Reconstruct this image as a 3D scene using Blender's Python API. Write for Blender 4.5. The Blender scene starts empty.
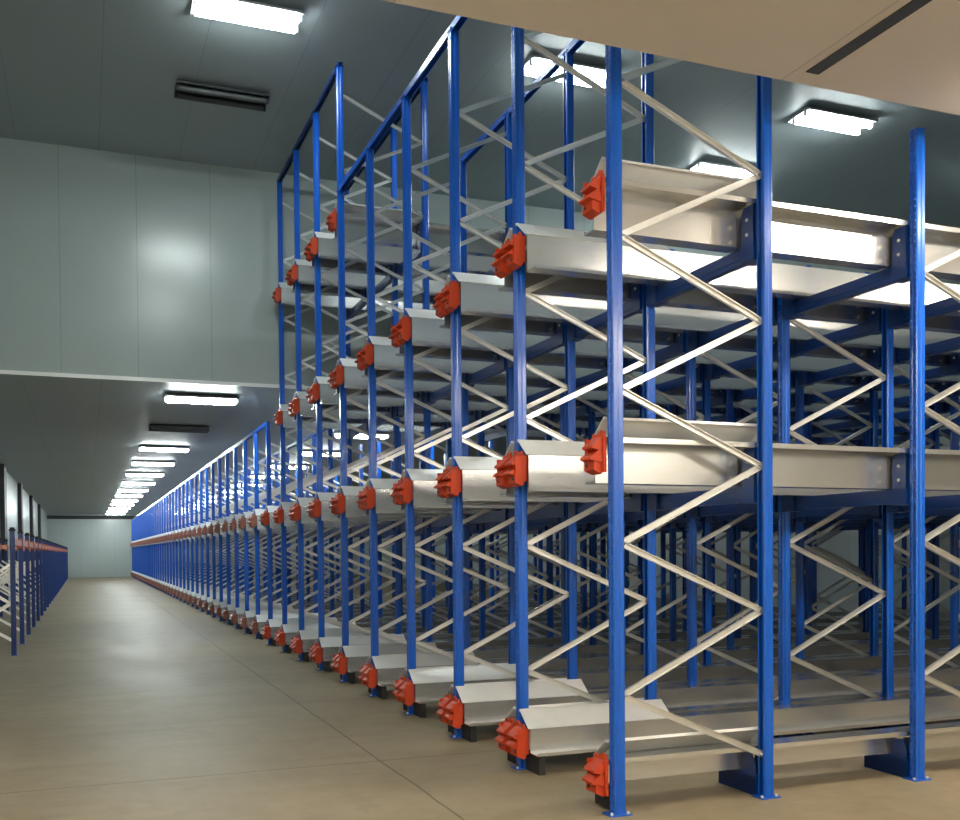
import bpy, math, random
from mathutils import Matrix, Vector
random.seed(7)
S = bpy.context.scene
COL = S.collection

# ------------------------------------------------------------------ materials
def new_mat(name):
    m = bpy.data.materials.new(name); m.use_nodes = True
    nt = m.node_tree; nt.nodes.clear()
    out = nt.nodes.new('ShaderNodeOutputMaterial')
    b = nt.nodes.new('ShaderNodeBsdfPrincipled')
    nt.links.new(b.outputs[0], out.inputs[0])
    return m, nt, b, out

def N(nt, t, **kw):
    n = nt.nodes.new(t)
    for k, v in kw.items():
        setattr(n, k, v)
    return n

def math_node(nt, op, a, b=None, c=None):
    n = nt.nodes.new('ShaderNodeMath'); n.operation = op
    for i, v in enumerate((a, b, c)):
        if v is None: continue
        if isinstance(v, (int, float)): n.inputs[i].default_value = v
        else: nt.links.new(v, n.inputs[i])
    return n.outputs[0]

def mix_col(nt, fac, a, b):
    n = nt.nodes.new('ShaderNodeMix'); n.data_type = 'RGBA'
    for sock, v in ((n.inputs[0], fac), (n.inputs[6], a), (n.inputs[7], b)):
        if isinstance(v, (int, float)): sock.default_value = v
        elif isinstance(v, tuple): sock.default_value = (*v, 1)
        else: nt.links.new(v, sock)
    return n.outputs[2]

def noise(nt, vec, scale, detail=4, rough=.6):
    n = nt.nodes.new('ShaderNodeTexNoise')
    n.inputs['Scale'].default_value = scale; n.inputs['Detail'].default_value = detail
    n.inputs['Roughness'].default_value = rough
    if vec is not None: nt.links.new(vec, n.inputs['Vector'])
    return n.outputs['Fac']

def ramp(nt, fac, p0, p1):
    n = nt.nodes.new('ShaderNodeMapRange'); n.clamp = True
    nt.links.new(fac, n.inputs[0]); n.inputs[1].default_value = p0; n.inputs[2].default_value = p1
    return n.outputs[0]

def painted(name, c, rough=.3, metal=0.0, var=.12, coat=0.0, scale=9):
    m, nt, b, out = new_mat(name)
    tc = N(nt, 'ShaderNodeTexCoord')
    f = noise(nt, tc.outputs['Object'], scale)
    d = tuple(x * (1 - var) for x in c); l = tuple(min(1, x * (1 + var)) for x in c)
    nt.links.new(mix_col(nt, f, d, l), b.inputs['Base Color'])
    b.inputs['Roughness'].default_value = rough; b.inputs['Metallic'].default_value = metal
    b.inputs['Coat Weight'].default_value = coat
    b.inputs['Coat Roughness'].default_value = .15
    return m

BLUE_C = (0.000, 0.092, 0.53)
M_BLUE = painted('blue_paint', BLUE_C, .28, 0.0, .1, .3)
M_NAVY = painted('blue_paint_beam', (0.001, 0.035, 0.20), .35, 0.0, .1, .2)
M_STEEL = painted('galvanized_steel', (0.90, 0.91, 0.91), .34, .25, .05, 0, 14)
M_RAIL = painted('bright_rolled_steel', (0.74, 0.75, 0.75), .24, .88, .06, 0, 14)
M_BRACE = painted('galvanized_brace', (0.84, 0.85, 0.84), .32, .8, .06, 0, 20)
M_ORANGE = painted('orange_paint', (0.52, 0.045, 0.005), .55, 0, .15, .0)
M_BEAMOR = painted('orange_beam_paint', (0.62, 0.16, 0.05), .4, 0, .12, .1)
M_ORANGE_DIM = painted('orange_paint_low_light', (0.26, 0.085, 0.06), .5, 0, .2)  # orange stop paint dulled, low light of the far lanes put into its colour
M_DARK = painted('dark_metal', (0.03, 0.033, 0.036), .5, .2, .2)
M_HOUS = painted('white_housing', (0.45, 0.47, 0.47), .5, 0, .03)
M_BLACK = painted('black_rubber', (0.02, 0.02, 0.022), .7, 0, .1)

# blue upright paint with real perforation (holes cut through the sheet)
def perforated():
    m, nt, b, out = new_mat('blue_perforated')
    tc = N(nt, 'ShaderNodeTexCoord'); sx = N(nt, 'ShaderNodeSeparateXYZ')
    nt.links.new(tc.outputs['Object'], sx.inputs[0])
    x, y, z = sx.outputs
    f = noise(nt, tc.outputs['Object'], 6)
    nt.links.new(mix_col(nt, f, tuple(v * .9 for v in BLUE_C), tuple(v * 1.1 for v in BLUE_C)), b.inputs['Base Color'])
    b.inputs['Roughness'].default_value = .28
    b.inputs['Coat Weight'].default_value = .3; b.inputs['Coat Roughness'].default_value = .15
    fz = math_node(nt, 'SUBTRACT', math_node(nt, 'MODULO', z, .05), .025)
    fz2 = math_node(nt, 'MULTIPLY', fz, fz)
    ay = math_node(nt, 'ABSOLUTE', y)
    dy = math_node(nt, 'SUBTRACT', ay, .019)
    d1 = math_node(nt, 'ADD', fz2, math_node(nt, 'MULTIPLY', dy, dy))
    h1 = math_node(nt, 'MULTIPLY', math_node(nt, 'LESS_THAN', d1, .0075 ** 2), math_node(nt, 'LESS_THAN', x, -.030))
    dx = math_node(nt, 'ADD', x, .022)
    d2 = math_node(nt, 'ADD', fz2, math_node(nt, 'MULTIPLY', dx, dx))
    h2 = math_node(nt, 'MULTIPLY', math_node(nt, 'LESS_THAN', d2, .006 ** 2), math_node(nt, 'GREATER_THAN', ay, .034))
    h = math_node(nt, 'MAXIMUM', h1, h2)
    tr = N(nt, 'ShaderNodeBsdfTransparent'); mx = N(nt, 'ShaderNodeMixShader')
    nt.links.new(h, mx.inputs[0]); nt.links.new(b.outputs[0], mx.inputs[1]); nt.links.new(tr.outputs[0], mx.inputs[2])
    nt.links.new(mx.outputs[0], out.inputs[0])
    return m
M_PERF = perforated()

def floor_mat():
    m, nt, b, out = new_mat('polished_concrete')
    tc = N(nt, 'ShaderNodeTexCoord'); P = tc.outputs['Object']
    sx = N(nt, 'ShaderNodeSeparateXYZ'); nt.links.new(P, sx.inputs[0])
    f1 = noise(nt, P, .55, 6, .65); f2 = noise(nt, P, 6, 6, .7)
    c = mix_col(nt, ramp(nt, f1, .3, .7), (0.25, 0.200, 0.130), (0.37, 0.305, 0.208))
    c = mix_col(nt, math_node(nt, 'MULTIPLY', ramp(nt, f2, .45, .75), .35), c, (0.19, 0.152, 0.10))
    # streaks of wheel dirt running along the aisle
    mp = N(nt, 'ShaderNodeMapping'); mp.inputs['Scale'].default_value = (.35, 2.2, 1)
    nt.links.new(P, mp.inputs[0])
    f3 = noise(nt, mp.outputs[0], 1.3, 5, .6)
    c = mix_col(nt, math_node(nt, 'MULTIPLY', ramp(nt, f3, .5, .8), .35), c, (0.17, 0.135, 0.09))
    # saw-cut joints
    wob = math_node(nt, 'MULTIPLY', math_node(nt, 'SUBTRACT', noise(nt, P, 1.2), .5), .05)
    jx = math_node(nt, 'ABSOLUTE', math_node(nt, 'ADD', math_node(nt, 'ADD', sx.outputs[0], .93), wob))
    yy = math_node(nt, 'MODULO', math_node(nt, 'ADD', sx.outputs[1], 30.9), 6.0)
    jy = math_node(nt, 'ABSOLUTE', math_node(nt, 'ADD', math_node(nt, 'SUBTRACT', yy, 3.0), wob))
    j = math_node(nt, 'MAXIMUM', math_node(nt, 'LESS_THAN', jx, .009), math_node(nt, 'LESS_THAN', jy, .009))
    c = mix_col(nt, math_node(nt, 'MULTIPLY', j, .6), c, (0.05, 0.04, 0.03))
    nt.links.new(c, b.inputs['Base Color'])
    r = math_node(nt, 'ADD', math_node(nt, 'MULTIPLY', f1, .25), .40)
    nt.links.new(r, b.inputs['Roughness'])
    b.inputs['Specular IOR Level'].default_value = .2
    bp = N(nt, 'ShaderNodeBump'); bp.inputs['Strength'].default_value = .12; bp.inputs['Distance'].default_value = .01
    nt.links.new(f2, bp.inputs['Height']); nt.links.new(bp.outputs[0], b.inputs['Normal'])
    return m
M_FLOOR = floor_mat()

def panel_mat(name, c, axis, pitch, rough, var=.06):
    """insulated cold-store panels: thin seams every `pitch` along an axis"""
    m, nt, b, out = new_mat(name)
    tc = N(nt, 'ShaderNodeTexCoord'); P = tc.outputs['Object']
    sx = N(nt, 'ShaderNodeSeparateXYZ'); nt.links.new(P, sx.inputs[0])
    a = sx.outputs[axis]
    t = math_node(nt, 'MODULO', math_node(nt, 'ADD', a, 100.0), pitch)
    seam = math_node(nt, 'LESS_THAN', t, .012)
    f = noise(nt, P, .8, 5, .6)
    col = mix_col(nt, f, tuple(x * (1 - var) for x in c), tuple(x * (1 + var) for x in c))
    col = mix_col(nt, math_node(nt, 'MULTIPLY', seam, .45), col, tuple(x * .45 for x in c))
    nt.links.new(col, b.inputs['Base Color'])
    b.inputs['Roughness'].default_value = rough
    return m
M_CEIL = panel_mat('ceiling_panel', (0.38, 0.44, 0.46), 0, 1.2, .5)
M_SOFF = panel_mat('near_ceiling_panel', (0.74, 0.67, 0.60), 0, 2.4, .55)
M_WALL = panel_mat('wall_panel', (0.46, 0.53, 0.52), 0, 1.15, .22)
M_NEAR = panel_mat('near_wall_panel', (0.82, 0.83, 0.81), 0, 1.15, .5)
M_WALLY = panel_mat('wall_panel_side', (0.50, 0.57, 0.56), 1, 1.15, .34)

def emit(name, c, s):
    m = bpy.data.materials.new(name); m.use_nodes = True
    nt = m.node_tree; nt.nodes.clear()
    o = nt.nodes.new('ShaderNodeOutputMaterial'); e = nt.nodes.new('ShaderNodeEmission')
    e.inputs[0].default_value = (*c, 1); e.inputs[1].default_value = s
    nt.links.new(e.outputs[0], o.inputs[0]); return m
M_TUBE = emit('lit_tube', (0.90, 1.0, 0.98), 85)
M_TUBEW = emit('added_tube_warm', (1.0, 0.90, 0.74), 125)
M_TUBED = painted('unlit_tube', (0.07, 0.075, 0.08), .4)

# ------------------------------------------------------------------ mesh builder
class MB:
    def __init__(s): s.v = []; s.f = []; s.m = []; s.mats = []
    def mi(s, mat):
        if mat not in s.mats: s.mats.append(mat)
        return s.mats.index(mat)
    def add(s, vs, fs, mat):
        o = len(s.v); i = s.mi(mat)
        s.v += [tuple(v) for v in vs]
        s.f += [tuple(o + k for k in f) for f in fs]; s.m += [i] * len(fs)
    def box(s, x0, x1, y0, y1, z0, z1, mat):
        v = [(x, y, z) for z in (z0, z1) for y in (y0, y1) for x in (x0, x1)]
        s.add(v, [(0, 2, 3, 1), (4, 5, 7, 6), (0, 1, 5, 4), (2, 6, 7, 3), (0, 4, 6, 2), (1, 3, 7, 5)], mat)
    def prism(s, poly, ax, a, b, mat):
        """poly in the two axes left after `ax`, extruded from a to b"""
        def P(u, w, t):
            return {0: (t, u, w), 1: (u, t, w), 2: (u, w, t)}[ax]
        n = len(poly)
        v = [P(u, w, a) for u, w in poly] + [P(u, w, b) for u, w in poly]
        fs = [tuple(range(n))[::-1], tuple(range(n, 2 * n))]
        fs += [(i, (i + 1) % n, n + (i + 1) % n, n + i) for i in range(n)]
        s.add(v, fs, mat)
    def ribbon(s, line, th, ax, a, b, mat):
        """thin folded sheet: centre line thickened by th"""
        L = [Vector(p) for p in line]; n = len(L); lo = []; hi = []
        for i in range(n):
            d0 = (L[i] - L[i - 1]).normalized() if i else None
            d1 = (L[i + 1] - L[i]).normalized() if i < n - 1 else None
            if d0 is None: d0 = d1
            if d1 is None: d1 = d0
            n0 = Vector((-d0.y, d0.x)); n1 = Vector((-d1.y, d1.x))
            nn = (n0 + n1)
            nn = nn / max(nn.dot(n0), .3)
            lo.append(L[i] - nn * th / 2); hi.append(L[i] + nn * th / 2)
        for i in range(n - 1):
            s.prism([tuple(lo[i]), tuple(lo[i + 1]), tuple(hi[i + 1]), tuple(hi[i])], ax, a, b, mat)
    def cyl(s, c, r, ax, a, b, mat, n=10):
        s.prism([(c[0] + r * math.cos(2 * math.pi * i / n), c[1] + r * math.sin(2 * math.pi * i / n)) for i in range(n)], ax, a, b, mat)
    def merge(s, other, loc=(0, 0, 0), mat4=None):
        M = mat4 or Matrix.Translation(loc)
        o = len(s.v); s.v += [tuple(M @ Vector(v)) for v in other.v]
        s.f += [tuple(o + k for k in f) for f in other.f]
        idx = [s.mi(m) for m in other.mats]; s.m += [idx[k] for k in other.m]
    def mesh(s, name):
        me = bpy.data.meshes.new(name); me.from_pydata(s.v, [], s.f)
        for m in s.mats: me.materials.append(m)
        me.polygons.foreach_set('material_index', s.m)
        me.update()
        import bmesh
        bm = bmesh.new(); bm.from_mesh(me); bmesh.ops.recalc_face_normals(bm, faces=bm.faces); bm.to_mesh(me); bm.free()
        return me

def obj(name, mesh, parent=None, loc=(0, 0, 0), rotz=0):
    if isinstance(mesh, MB): mesh = mesh.mesh(name)
    o = bpy.data.objects.new(name, mesh); COL.objects.link(o)
    o.location = loc; o.rotation_euler = (0, 0, rotz)
    if parent is not None: o.parent = parent
    return o
def tag(o, label, cat, group=None, kind='thing'):
    o['label'] = label; o['category'] = cat; o['kind'] = kind
    if group: o['group'] = group
    return o
def empty(name, loc, rotz=0):
    o = bpy.data.objects.new(name, None); COL.objects.link(o)
    o.location = loc; o.rotation_euler = (0, 0, rotz); o.empty_display_size = .2
    return o
def struct(name, mb, label=None):
    o = obj(name, mb); o['kind'] = 'structure'
    if label: o['label'] = label
    return o
ORD = ('first second third fourth fifth sixth seventh eighth ninth tenth eleventh twelfth thirteenth fourteenth '
       'fifteenth sixteenth seventeenth eighteenth nineteenth twentieth').split()

# ------------------------------------------------------------------ key dimensions (metres)
PITCH = 1.4; DEPTH = 1.13; MOD = 2.44          # lane pitch along the aisle, frame depth, frame-to-frame into the lane
NFR = 50; ZLOW = 4.45; ZHIGH = 8.05
YBULK = 11.5; YSOFF = -.66
XL, XR, YN, YF = -5.5, 15.2, -9.5, 70.4
B = (0.055, 2.09, 3.71, 5.72)                    # underside of the rails at each level
def fy(k): return -.07 if k == 0 else PITCH * k

# ------------------------------------------------------------------ the room
w = MB(); w.box(XL - .2, XR + .2, YN - .2, YF + .2, -.2, 0, M_FLOOR); struct('floor', w)
w = MB(); w.box(XL, XR, YSOFF, YBULK, ZHIGH, ZHIGH + .2, M_CEIL); struct('ceiling', w)
w = MB(); w.box(XL, XR, YBULK + .12, YF, ZLOW, ZLOW + .2, M_CEIL); struct('ceiling_far', w)
w = MB(); w.box(XL, XR, YN, YSOFF, ZLOW, ZLOW + .2, M_SOFF); struct('ceiling_near', w)
w = MB(); w.box(XL, XR, YBULK, YBULK + .12, ZLOW, ZHIGH, M_WALL); struct('wall_bulkhead', w)
w = MB(); w.box(XL, XR, YSOFF - .12, YSOFF, ZLOW + .2, ZHIGH, M_WALL); struct('wall_near_bulkhead', w)
w = MB(); w.box(XL - .2, XL, YN - .2, YF + .2, 0, ZHIGH + .2, M_WALLY); struct('wall_left', w)
w = MB(); w.box(XR, XR + .2, YN - .2, YF + .2, 0, ZHIGH + .2, M_WALLY); struct('wall_right', w)
w = MB(); w.box(XL, XR, YF, YF + .2, 0, ZLOW + .2, M_WALL); struct('wall_far', w)
w = MB(); w.box(XL, XR, YN - .2, YN, 0, ZLOW + .2, M_NEAR); struct('wall_near', w)
# dark joint strip across the near ceiling, metal angle along the foot of the bulkhead
w = MB(); w.box(.87, .96, YN, YSOFF - .14, ZLOW - .006, ZLOW, M_DARK); struct('trim_1', w)
w = MB(); w.box(XL, XR, YBULK - .012, YBULK, ZLOW - .012, ZLOW + .05, M_STEEL); struct('trim_2', w)
w = MB(); w.box(XL, XR, YF - .05, YF, ZLOW - .35, ZLOW - .1, M_DARK); struct('trim_3', w)
# dark columns standing along the left wall
for i, y in enumerate((29.0, 38.0, 47.0, 56.0)):
    w = MB(); w.box(XL, XL + .14, y - .5, y + .5, 0, ZLOW, M_DARK)
    struct('trim_%d' % (4 + i), w)

# ------------------------------------------------------------------ ceiling lights
def light_proto(kind):
    t = {'lit': M_TUBE, 'warm': M_TUBEW, 'dark': M_TUBED}[kind]
    h = MB()
    hm = M_DARK if kind == 'dark' else M_HOUS
    h.prism([(-.12, 0), (.12, 0), (.25, -.045), (.25, -.075), (.235, -.075), (.16, -.05), (-.16, -.05), (-.235, -.075), (-.25, -.075), (-.25, -.045)], 0, -.62, .62, hm)
    for sx in (-1, 1):
        for sy in (-1, 1): h.box(sx * .60 - .018, sx * .60 + .018, sy * .13 - .02, sy * .13 + .02, -.125, -.045, hm)
    tb = MB(); tb.cyl((0, 0), .040, 0, -.582, .582, t, 10)
    return h.mesh('housing'), tb.mesh('tube')
LP = {k: light_proto(k) for k in ('lit', 'warm', 'dark')}
def ceiling_light(x, y, z, kind, label, group=None):
    e = tag(empty('ceiling_light', (x, y, z)), label, 'ceiling light', group)
    obj('housing', LP[kind][0], e)
    for s in (-1, 1): obj('tube', LP[kind][1], e, (0, s * .13, -.092))
    return e
LX = (-1.23, 2.97, 7.33, 11.5)
cname = ('over the aisle', 'above the first bays of racking', 'above the middle of the racking', 'far in above the racking')
for i, x in enumerate(LX):
    ceiling_light(x, 6.45, ZHIGH, 'lit', 'bright twin-tube light on the high ceiling, nearer row, ' + cname[i])
ceiling_light(-1.23, 1.95, ZHIGH, 'lit', 'twin-tube light on the high ceiling above the near end of the aisle')
ceiling_light(-1.23, 8.75, ZHIGH, 'dark', 'dark unlit fitting on the high ceiling before the bulkhead')
ceiling_light(7.02, 8.70, ZHIGH, 'lit', 'bright twin-tube light on the high ceiling, close to the bulkhead behind the racking')
for r in range(13):
    y = 12.8 + 4.5 * r
    for i, x in enumerate((-1.13, 2.97)):
        if i == 0:
            if r == 1: ceiling_light(x, y, ZLOW, 'dark', 'dark unlit fitting on the low ceiling beyond the bulkhead')
            elif r < 7: ceiling_light(x, y, ZLOW, 'lit', '%s twin-tube light over the aisle under the low ceiling' % (ORD[r if r == 0 else r - 1] + ' lit'))
            else: ceiling_light(x, y, ZLOW, 'lit', 'distant twin-tube light merging with others at the aisle end', 'distant lights over the aisle')
        else:
            ceiling_light(x, y, ZLOW, 'lit', 'twin-tube light glinting through the posts of the low racking', 'lights above the low racking')
for x, y in ((-3.5, -1.35), (2.9, -1.35), (6.2, -1.35), (-3.5, -6.2), (2.9, -6.2), (-4.2, -8.6), (-1.1, -8.6), (2.0, -8.6), (5.1, -8.6)):  # unseen warm lights, added to brighten the near frames and rail webs
        ceiling_light(x, y, ZLOW, 'warm', 'added unseen warm twin-tube light under the near low ceiling', 'added warm lights under the near ceiling')

# ------------------------------------------------------------------ rack frames
def upright_mb(h, mat):
    """folded omega post, front face towards -x"""
    m = MB(); c = .008
    line = [(.04, -.022), (.04, -.045 + c), (.04 - c, -.045), (.004, -.045), (-.004, -.040), (-.04 + c, -.040), (-.04, -.040 + c),
            (-.04, -.012), (-.034, -.008), (-.034, .008), (-.04, .012), (-.04, .040 - c), (-.04 + c, .040), (-.004, .040), (.004, .045), (.04 - c, .045), (.04, .045 - c), (.04, .022)]
    line = [(x * .92, y * .88) for x, y in line]
    m.ribbon(line, .004, 2, .008, h, mat)
    return m
RISE = .452; STEP = .9593; N0 = .2916
def brace_mb(up):
    """C-section strut between the two posts of a frame with bolt heads at its ends"""
    x0, x1 = .035, DEPTH - .035
    z0, z1 = (RISE, 0) if not up else (0, STEP - RISE)
    # up: from front node (0) up to the rear one ; else front node high, rear node low
    d = Vector((x1 - x0, z1 - z0)); L = d.length; a = math.atan2(d.y, d.x)
    m = MB()
    m.ribbon([(-.014, -.018), (.010, -.018), (.010, .018), (-.014, .018)], .0035, 0, -.012, L + .012, M_BRACE)
    M = Matrix.Translation((x0, 0, z0)) @ Matrix.Rotation(-a, 4, 'Y')
    r = MB(); r.merge(m, mat4=M)
    for x, z in ((x0, z0), (x1, z1)): r.cyl((x, z), .011, 1, -.02, .02, M_BRACE, 6)
    return r
MESH_UP, MESH_DN = brace_mb(True), brace_mb(False)
me_up, me_dn = MESH_UP.mesh('brace'), MESH_DN.mesh('brace')
def base_plate_mb():
    m = MB(); m.box(-.075, .075, -.06, .06, 0, .008, M_BLUE)
    for s in (-1, 1): m.cyl((s * .058, -.035), .010, 2, .008, .022, M_STEEL, 6)
    return m
me_base = base_plate_mb().mesh('base_plate')
def bracket_mb():
    """gusset that carries the floor-level rails, running across the lane from a post"""
    m = MB()
    m.prism([(.047, .0), (.47, .0), (.47, .10), (.16, .125), (.047, .125)], 0, -.05, .05, M_NAVY)
    for x in (-.05, .042):
        m.prism([(.047, .0), (.47, .0), (.47, .11), (.20, .15), (.17, .27), (.09, .28), (.047, .20)], 0, x, x + .008, M_NAVY)
    return m
me_brk = bracket_mb().mesh('floor_bracket')
_up = {}
def upright_mesh(h, perf):
    k = (round(h, 3), perf)
    if k not in _up: _up[k] = upright_mb(h, M_PERF if perf else M_BLUE).mesh('upright')
    return _up[k]
def brace_list(h):
    out = []; i = 0
    while True:
        zl = N0 + STEP * i                       # rear node
        if zl + RISE > h - .04: break
        out.append(('dn', zl))
        if zl + STEP > h - .04: break
        out.append(('up', zl + RISE)); i += 1
    return out
ROWS = ('aisle row', 'second row in', 'third row in', 'fourth row in', 'fifth row in', 'sixth row in')
def frame_height(k, m):
    if k == 0: return 6.245 if m == 0 else 4.62
    if k <= 4: return 6.245 if m == 0 else 4.02
    if k <= 8: return 7.80 if m == 0 else 6.0
    return 3.96
_merged = {}
def rack_frame(k, m, detail, label, group=None):
    h = frame_height(k, m); loc = (MOD * m, fy(k), 0)
    if not detail:
        key = h
        if key not in _merged:
            g = MB(); g.merge(upright_mb(h, M_BLUE)); g.merge(upright_mb(h, M_BLUE), mat4=Matrix.Translation((DEPTH, 0, 0)) @ Matrix.Rotation(math.pi, 4, 'Z'))
            for t, z in brace_list(h): g.merge(MESH_UP if t == 'up' else MESH_DN, (0, 0, z))
            for x in (0, DEPTH): g.box(x - .075, x + .075, -.06, .06, 0, .008, M_BLUE)
            _merged[key] = g.mesh('rack_ladder')
        return tag(obj('rack_ladder', _merged[key], None, loc), label, 'rack frame', group)
    e = tag(empty('rack_ladder', loc), label, 'rack frame', group)
    perf = k <= 3 and m <= 1
    um = upright_mesh(h, perf)
    obj('upright', um, e); obj('upright', um, e, (DEPTH, 0, 0), math.pi)
    for x in (0, DEPTH): obj('base_plate', me_base, e, (x, 0, 0))
    for t, z in brace_list(h): obj('brace', me_up if t == 'up' else me_dn, e, (0, 0, z))
    if k <= 5 and m <= 2:
        for x in ((DEPTH,) if m == 0 else (0, DEPTH)):
            obj('floor_bracket', me_brk, e, (x, 0, 0))
            if k > 0: obj('floor_bracket', me_brk, e, (x, 0, 0), math.pi)
    return e
for k in range(NFR):
    nm = 6 if k <= 8 else (4 if k <= 14 else 2)
    for m in range(nm):
        if k <= 8:
            a = {True: 'tall ', False: ''}[m == 0 and k >= 5]
            rack_frame(k, m, True, a + 'blue zigzag-braced rack frame, %s from near end, %s' % (ORD[k], ROWS[m]))
        elif k <= 14:
            rack_frame(k, m, m < 2, 'low blue rack frame, %s beyond the bulkhead, %s' % (ORD[k - 9], ROWS[m]))
        else:
            rack_frame(k, m, False, 'distant blue rack frame packed against its neighbours toward the far wall', 'distant rack frames')

# ------------------------------------------------------------------ shuttle rails (one each side of every lane and level)
def rail_channel(side, L, floor=False):
    m = MB(); s = side
    f = .10 if floor else .006
    m.ribbon([(s * .055, .250), (s * .055, .28), (s * .215, .28), (s * .215, f), (s * .345, f), (s * .345, f + .022)], .006, 0, -.03, L, M_RAIL)
    return m
def lead_in(side):
    m = MB(); s = side
    m.ribbon([(s * .052, .390), (s * .060, .405), (s * .212, .290), (s * .226, .283)], .006, 0, -.05, 1.19, M_STEEL)
    for x in (0.02, 1.15): m.prism([(s * .07, .285), (s * .20, .285), (s * .07, .385)], 0, x, x + .006, M_STEEL)
    return m
def end_stop(side, o=None):
    """orange entry guide bolted on the rail nose: plate, two pointed gussets and a lower block"""
    m = MB(); s = side; o = o or M_ORANGE
    m.box(-.072, -.052, min(s * .02, s * .185), max(s * .02, s * .185), .06, .285, o)
    m.prism([(s * .03, .285), (s * .175, .285), (s * .165, .31), (s * .11, .30), (s * .06, .325), (s * .035, .315)], 0, -.072, -.054, o)
    for z0, ln in ((.235, .075), (.165, .090)):
        m.prism([(-.07, z0 - .045), (-.07, z0 + .05), (-.07 - ln, z0 - .012), (-.07 - ln, z0 - .026)], 1, min(s * .035, s * .17), max(s * .035, s * .17), o)
    m.prism([(-.07, .05), (-.125, .075), (-.125, .14), (-.07, .15)], 1, min(s * .05, s * .185), max(s * .05, s * .185), o)
    m.box(-.12, -.03, min(s * .165, s * .183), max(s * .165, s * .183), .085, .275, o)
    for z in (.105, .255): m.cyl((s * .145, z), .012, 0, -.130 if z < .15 else -.08, -.05, M_DARK, 8)
    return m
def nose_block(side):
    m = MB(); s = side
    m.prism([(s * .06, -.052), (s * .30, -.052), (s * .30, .095), (s * .06, .095)], 0, .0, .05, M_BLACK)
    return m
P_LEAD = {s: lead_in(s).mesh('lead_in_plate') for s in (-1, 1)}
P_STOP = {s: end_stop(s).mesh('end_stop') for s in (-1, 1)}
P_STOP_DIM = {s: end_stop(s, M_ORANGE_DIM).mesh('end_stop') for s in (-1, 1)}
P_FOOT = {s: nose_block(s).mesh('foot') for s in (-1, 1)}
_ch = {}; _rm = {}
LEVEL = ('floor level', 'second level', 'third level', 'topmost level')
def lanes_at(l):
    return {0: range(1, NFR), 1: range(1, NFR), 2: range(1, 9), 3: range(6, 9)}[l]
for l in range(4):
    for j in lanes_at(l):
        L = 13.4 if j <= 8 else (8.3 if j <= 14 else 3.5)
        for s, k in ((1, j - 1), (-1, j)):
            loc = (0, fy(k), B[l])
            if j <= 14:
                side = 'near' if s > 0 else 'far'
                lab = 'pale steel shuttle rail with %s stop, %s side of %s lane, %s' % ('orange' if j <= 9 else 'shade-toned orange', side, ORD[j - 1], LEVEL[l])
                e = tag(empty('shuttle_rail', loc), lab, 'rail')
                c = (s, L, l == 0)
                if c not in _ch: _ch[c] = rail_channel(s, L, l == 0).mesh('channel')
                obj('channel', _ch[c], e); obj('lead_in_plate', P_LEAD[s], e); obj('end_stop', (P_STOP if j <= 9 else P_STOP_DIM)[s], e)['label'] = 'orange entry end stop' if j <= 9 else 'shade-toned orange end stop'
                if l == 0: obj('foot', P_FOOT[s], e)
            else:
                c = (s, l == 0)
                if c not in _rm:
                    g = MB()
                    for q in (rail_channel(s, L, l == 0), lead_in(s), end_stop(s, M_ORANGE_DIM)): g.merge(q)
                    _rm[c] = g.mesh('shuttle_rail')
                tag(obj('shuttle_rail', _rm[c], None, loc), 'distant shuttle rail end in a long line of shade-toned orange stops, %s' % LEVEL[l], 'rail', 'distant shuttle rails, ' + LEVEL[l])

# ------------------------------------------------------------------ blue cross beams under the rails, between neighbouring posts
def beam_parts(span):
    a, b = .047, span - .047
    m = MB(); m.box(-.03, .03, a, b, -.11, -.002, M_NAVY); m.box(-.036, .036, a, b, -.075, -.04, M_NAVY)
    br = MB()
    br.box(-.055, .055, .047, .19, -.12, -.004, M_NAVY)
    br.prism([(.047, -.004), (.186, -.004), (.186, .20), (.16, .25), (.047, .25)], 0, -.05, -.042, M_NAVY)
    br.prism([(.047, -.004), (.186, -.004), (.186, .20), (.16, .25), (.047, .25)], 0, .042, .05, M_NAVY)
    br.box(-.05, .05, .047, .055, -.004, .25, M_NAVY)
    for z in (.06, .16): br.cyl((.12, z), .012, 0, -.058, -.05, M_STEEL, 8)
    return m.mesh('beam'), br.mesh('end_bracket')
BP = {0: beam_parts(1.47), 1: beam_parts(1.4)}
def row_x(r): return MOD * (r // 2) + (DEPTH if r % 2 else 0)
for l in (1, 2, 3):
    for j in lanes_at(l):
        rows = {1: range(1, 9), 2: range(1, 10), 3: range(1, 6)}[l] if j <= 8 else (range(1, 4) if j <= 14 else range(1, 2))
        for r in rows:
            y0, y1 = fy(j - 1), fy(j)
            p = BP[0] if j == 1 else BP[1]
            if j <= 14: lab, g = 'dark blue cross beam under the %s rails, %s lane, %s post row in' % (LEVEL[l], ORD[j - 1], ORD[r]), None
            else: lab, g = 'distant dark blue cross beam under the second level rails', 'distant cross beams'
            e = tag(empty('cross_beam', (row_x(r), y0, B[l])), lab, 'beam', g)
            obj('beam', p[0], e)
            if j <= 8:
                obj('end_bracket', p[1], e); obj('end_bracket', p[1], e, (0, y1 - y0, 0), math.pi)

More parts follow.
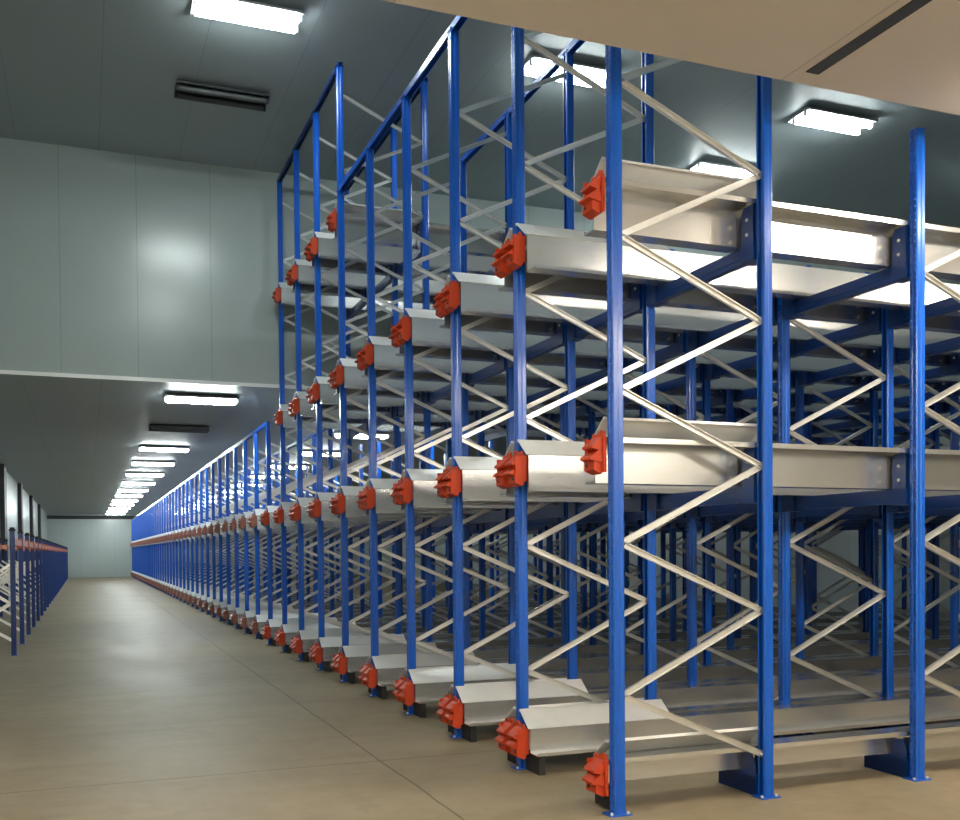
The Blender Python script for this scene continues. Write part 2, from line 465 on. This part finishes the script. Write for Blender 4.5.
# ------------------------------------------------------------------ tie beams along the tops
def tie(x, k0, k1, z, mat, label):
    m = MB()
    m.ribbon([(x - .03, z - .03), (x - .03, z + .03), (x + .03, z + .03), (x + .03, z - .03)], .005, 1, fy(k0) - .06, fy(k1) + .06, mat)
    for k in range(k0, k1 + 1): m.box(x - .045, x + .045, fy(k) - .05, fy(k) + .05, z - .012, z - .002, mat)
    return tag(obj('tie_beam', m), label, 'beam')
tie(0, 0, 5, 6.262, M_BLUE, 'sloping-looking blue top tie along the first six posts of the aisle row')
tie(DEPTH, 0, 4, 6.262, M_BLUE, 'blue top tie along the second line of posts, behind the front tie')
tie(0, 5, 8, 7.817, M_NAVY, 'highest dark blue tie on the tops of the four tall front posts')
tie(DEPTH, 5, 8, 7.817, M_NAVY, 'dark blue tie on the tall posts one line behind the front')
tie(0, 9, NFR - 1, 3.977, M_BLUE, 'long pale-edged blue tie on top of the low racking, running to the far wall')
tie(DEPTH, 9, NFR - 1, 3.977, M_BLUE, 'long blue tie on the second post line of the low racking')

# ------------------------------------------------------------------ the low pallet rack across the aisle
LXF, LD, LH = -4.2, 1.0, 2.05
lu = upright_mb(LH, M_NAVY).mesh('upright')
def lbrace(z0, z1):
    m = MB(); m.ribbon([(-.014, -.02), (.010, -.02), (.010, .02), (-.014, .02)], .004, 0, 0, math.hypot(LD - .07, z1 - z0), M_BRACE)
    r = MB(); r.merge(m, mat4=Matrix.Translation((-LD + .035, 0, z0)) @ Matrix.Rotation(-math.atan2(z1 - z0, LD - .07), 4, 'Y')); return r
lb = [lbrace(a, b).mesh('brace') for a, b in ((.25, .85), (.85, .25), (.85, 1.5), (1.5, .85))]
cap = MB(); cap.prism([(-.05, -.05), (.05, -.05), (.05, .05), (-.05, .05)], 2, 0, .03, M_BLACK); cap.prism([(-.035, -.035), (.035, -.035), (.035, .035), (-.035, .035)], 2, .03, .06, M_BLACK)
cap = cap.mesh('post_cap')
NL = 25; LP0 = 12.6; LPP = 2.3
lbm = MB()
lbm.ribbon([(-.02, -.05), (-.02, .05), (.02, .05), (.02, -.05), (-.015, -.05)], .004, 1, .05, LPP - .05, M_BEAMOR)
for y0, y1 in ((.05, .062), (LPP - .062, LPP - .05)): lbm.box(-.045, .03, y0, y1, -.09, .09, M_BEAMOR)
lbm = lbm.mesh('rack_beam')
for i in range(NL):
    y = LP0 + LPP * i
    far = i >= 8
    lab = ('distant low blue rack frame against the left wall' if far else
           'low blue rack frame with black post caps by the left wall, %s along' % ORD[i])
    e = tag(empty('low_rack_ladder', (LXF, y, 0)), lab, 'rack frame', 'distant low rack frames' if far else None)
    obj('upright', lu, e, (0, 0, 0), math.pi); obj('upright', lu, e, (-LD, 0, 0))
    for x in (0, -LD): obj('base_plate', me_base, e, (x, 0, 0)); obj('post_cap', cap, e, (x, 0, LH))['label'] = 'black post cap'
    if not far:
        for b, m_ in zip(lb, ((0, 0),) * 4): obj('brace', b, e)
    if i < NL - 1:
        for x, nm in ((0, 'front'), (-LD, 'back')):
            lab = ('distant orange rack beam along the left wall' if far else
                   'orange rack beam on the %s of the low left rack, %s bay' % (nm, ORD[i]))
            tag(obj('rack_beam', lbm, None, (LXF + (.0 if x == 0 else -LD), y, 1.87)), lab, 'beam', 'distant orange rack beams' if far else None)

# ------------------------------------------------------------------ camera
cp = Vector((-3.0937, -5.6159, 1.6643)); yaw, pit, rol, F, V0 = .3743, -.019, .0081, 1005.66, 569.75
fw = Vector((math.sin(yaw) * math.cos(pit), math.cos(yaw) * math.cos(pit), math.sin(pit)))
rt = Vector((math.cos(yaw), -math.sin(yaw), 0)); up = rt.cross(fw)
r2 = rt * math.cos(rol) - up * math.sin(rol); u2 = up * math.cos(rol) + rt * math.sin(rol)
cd = bpy.data.cameras.new('camera'); cam = bpy.data.objects.new('camera', cd); COL.objects.link(cam)
cam.matrix_world = Matrix(((r2.x, u2.x, -fw.x, cp.x), (r2.y, u2.y, -fw.y, cp.y), (r2.z, u2.z, -fw.z, cp.z), (0, 0, 0, 1)))
cd.sensor_fit = 'HORIZONTAL'; cd.sensor_width = 36; cd.lens = 36 * F / 960
cd.shift_y = (V0 - 410) / 960; cd.clip_start = .05; cd.clip_end = 200
S.camera = cam

wd = bpy.data.worlds.new('world'); S.world = wd; wd.use_nodes = True
wd.node_tree.nodes['Background'].inputs[0].default_value = (.6, .75, .8, 1)
wd.node_tree.nodes['Background'].inputs[1].default_value = 0.0
S.view_settings.view_transform = 'Standard'; S.view_settings.look = 'None'
S.view_settings.gamma = 1; S.view_settings.use_curve_mapping = False
S.view_settings.exposure = 0.08
S.cycles.use_denoising = True
S.cycles.max_bounces = 7; S.cycles.diffuse_bounces = 4; S.cycles.glossy_bounces = 4; S.cycles.transparent_max_bounces = 12
S.cycles.sample_clamp_indirect = 6
S.cycles.caustics_reflective = False; S.cycles.caustics_refractive = False
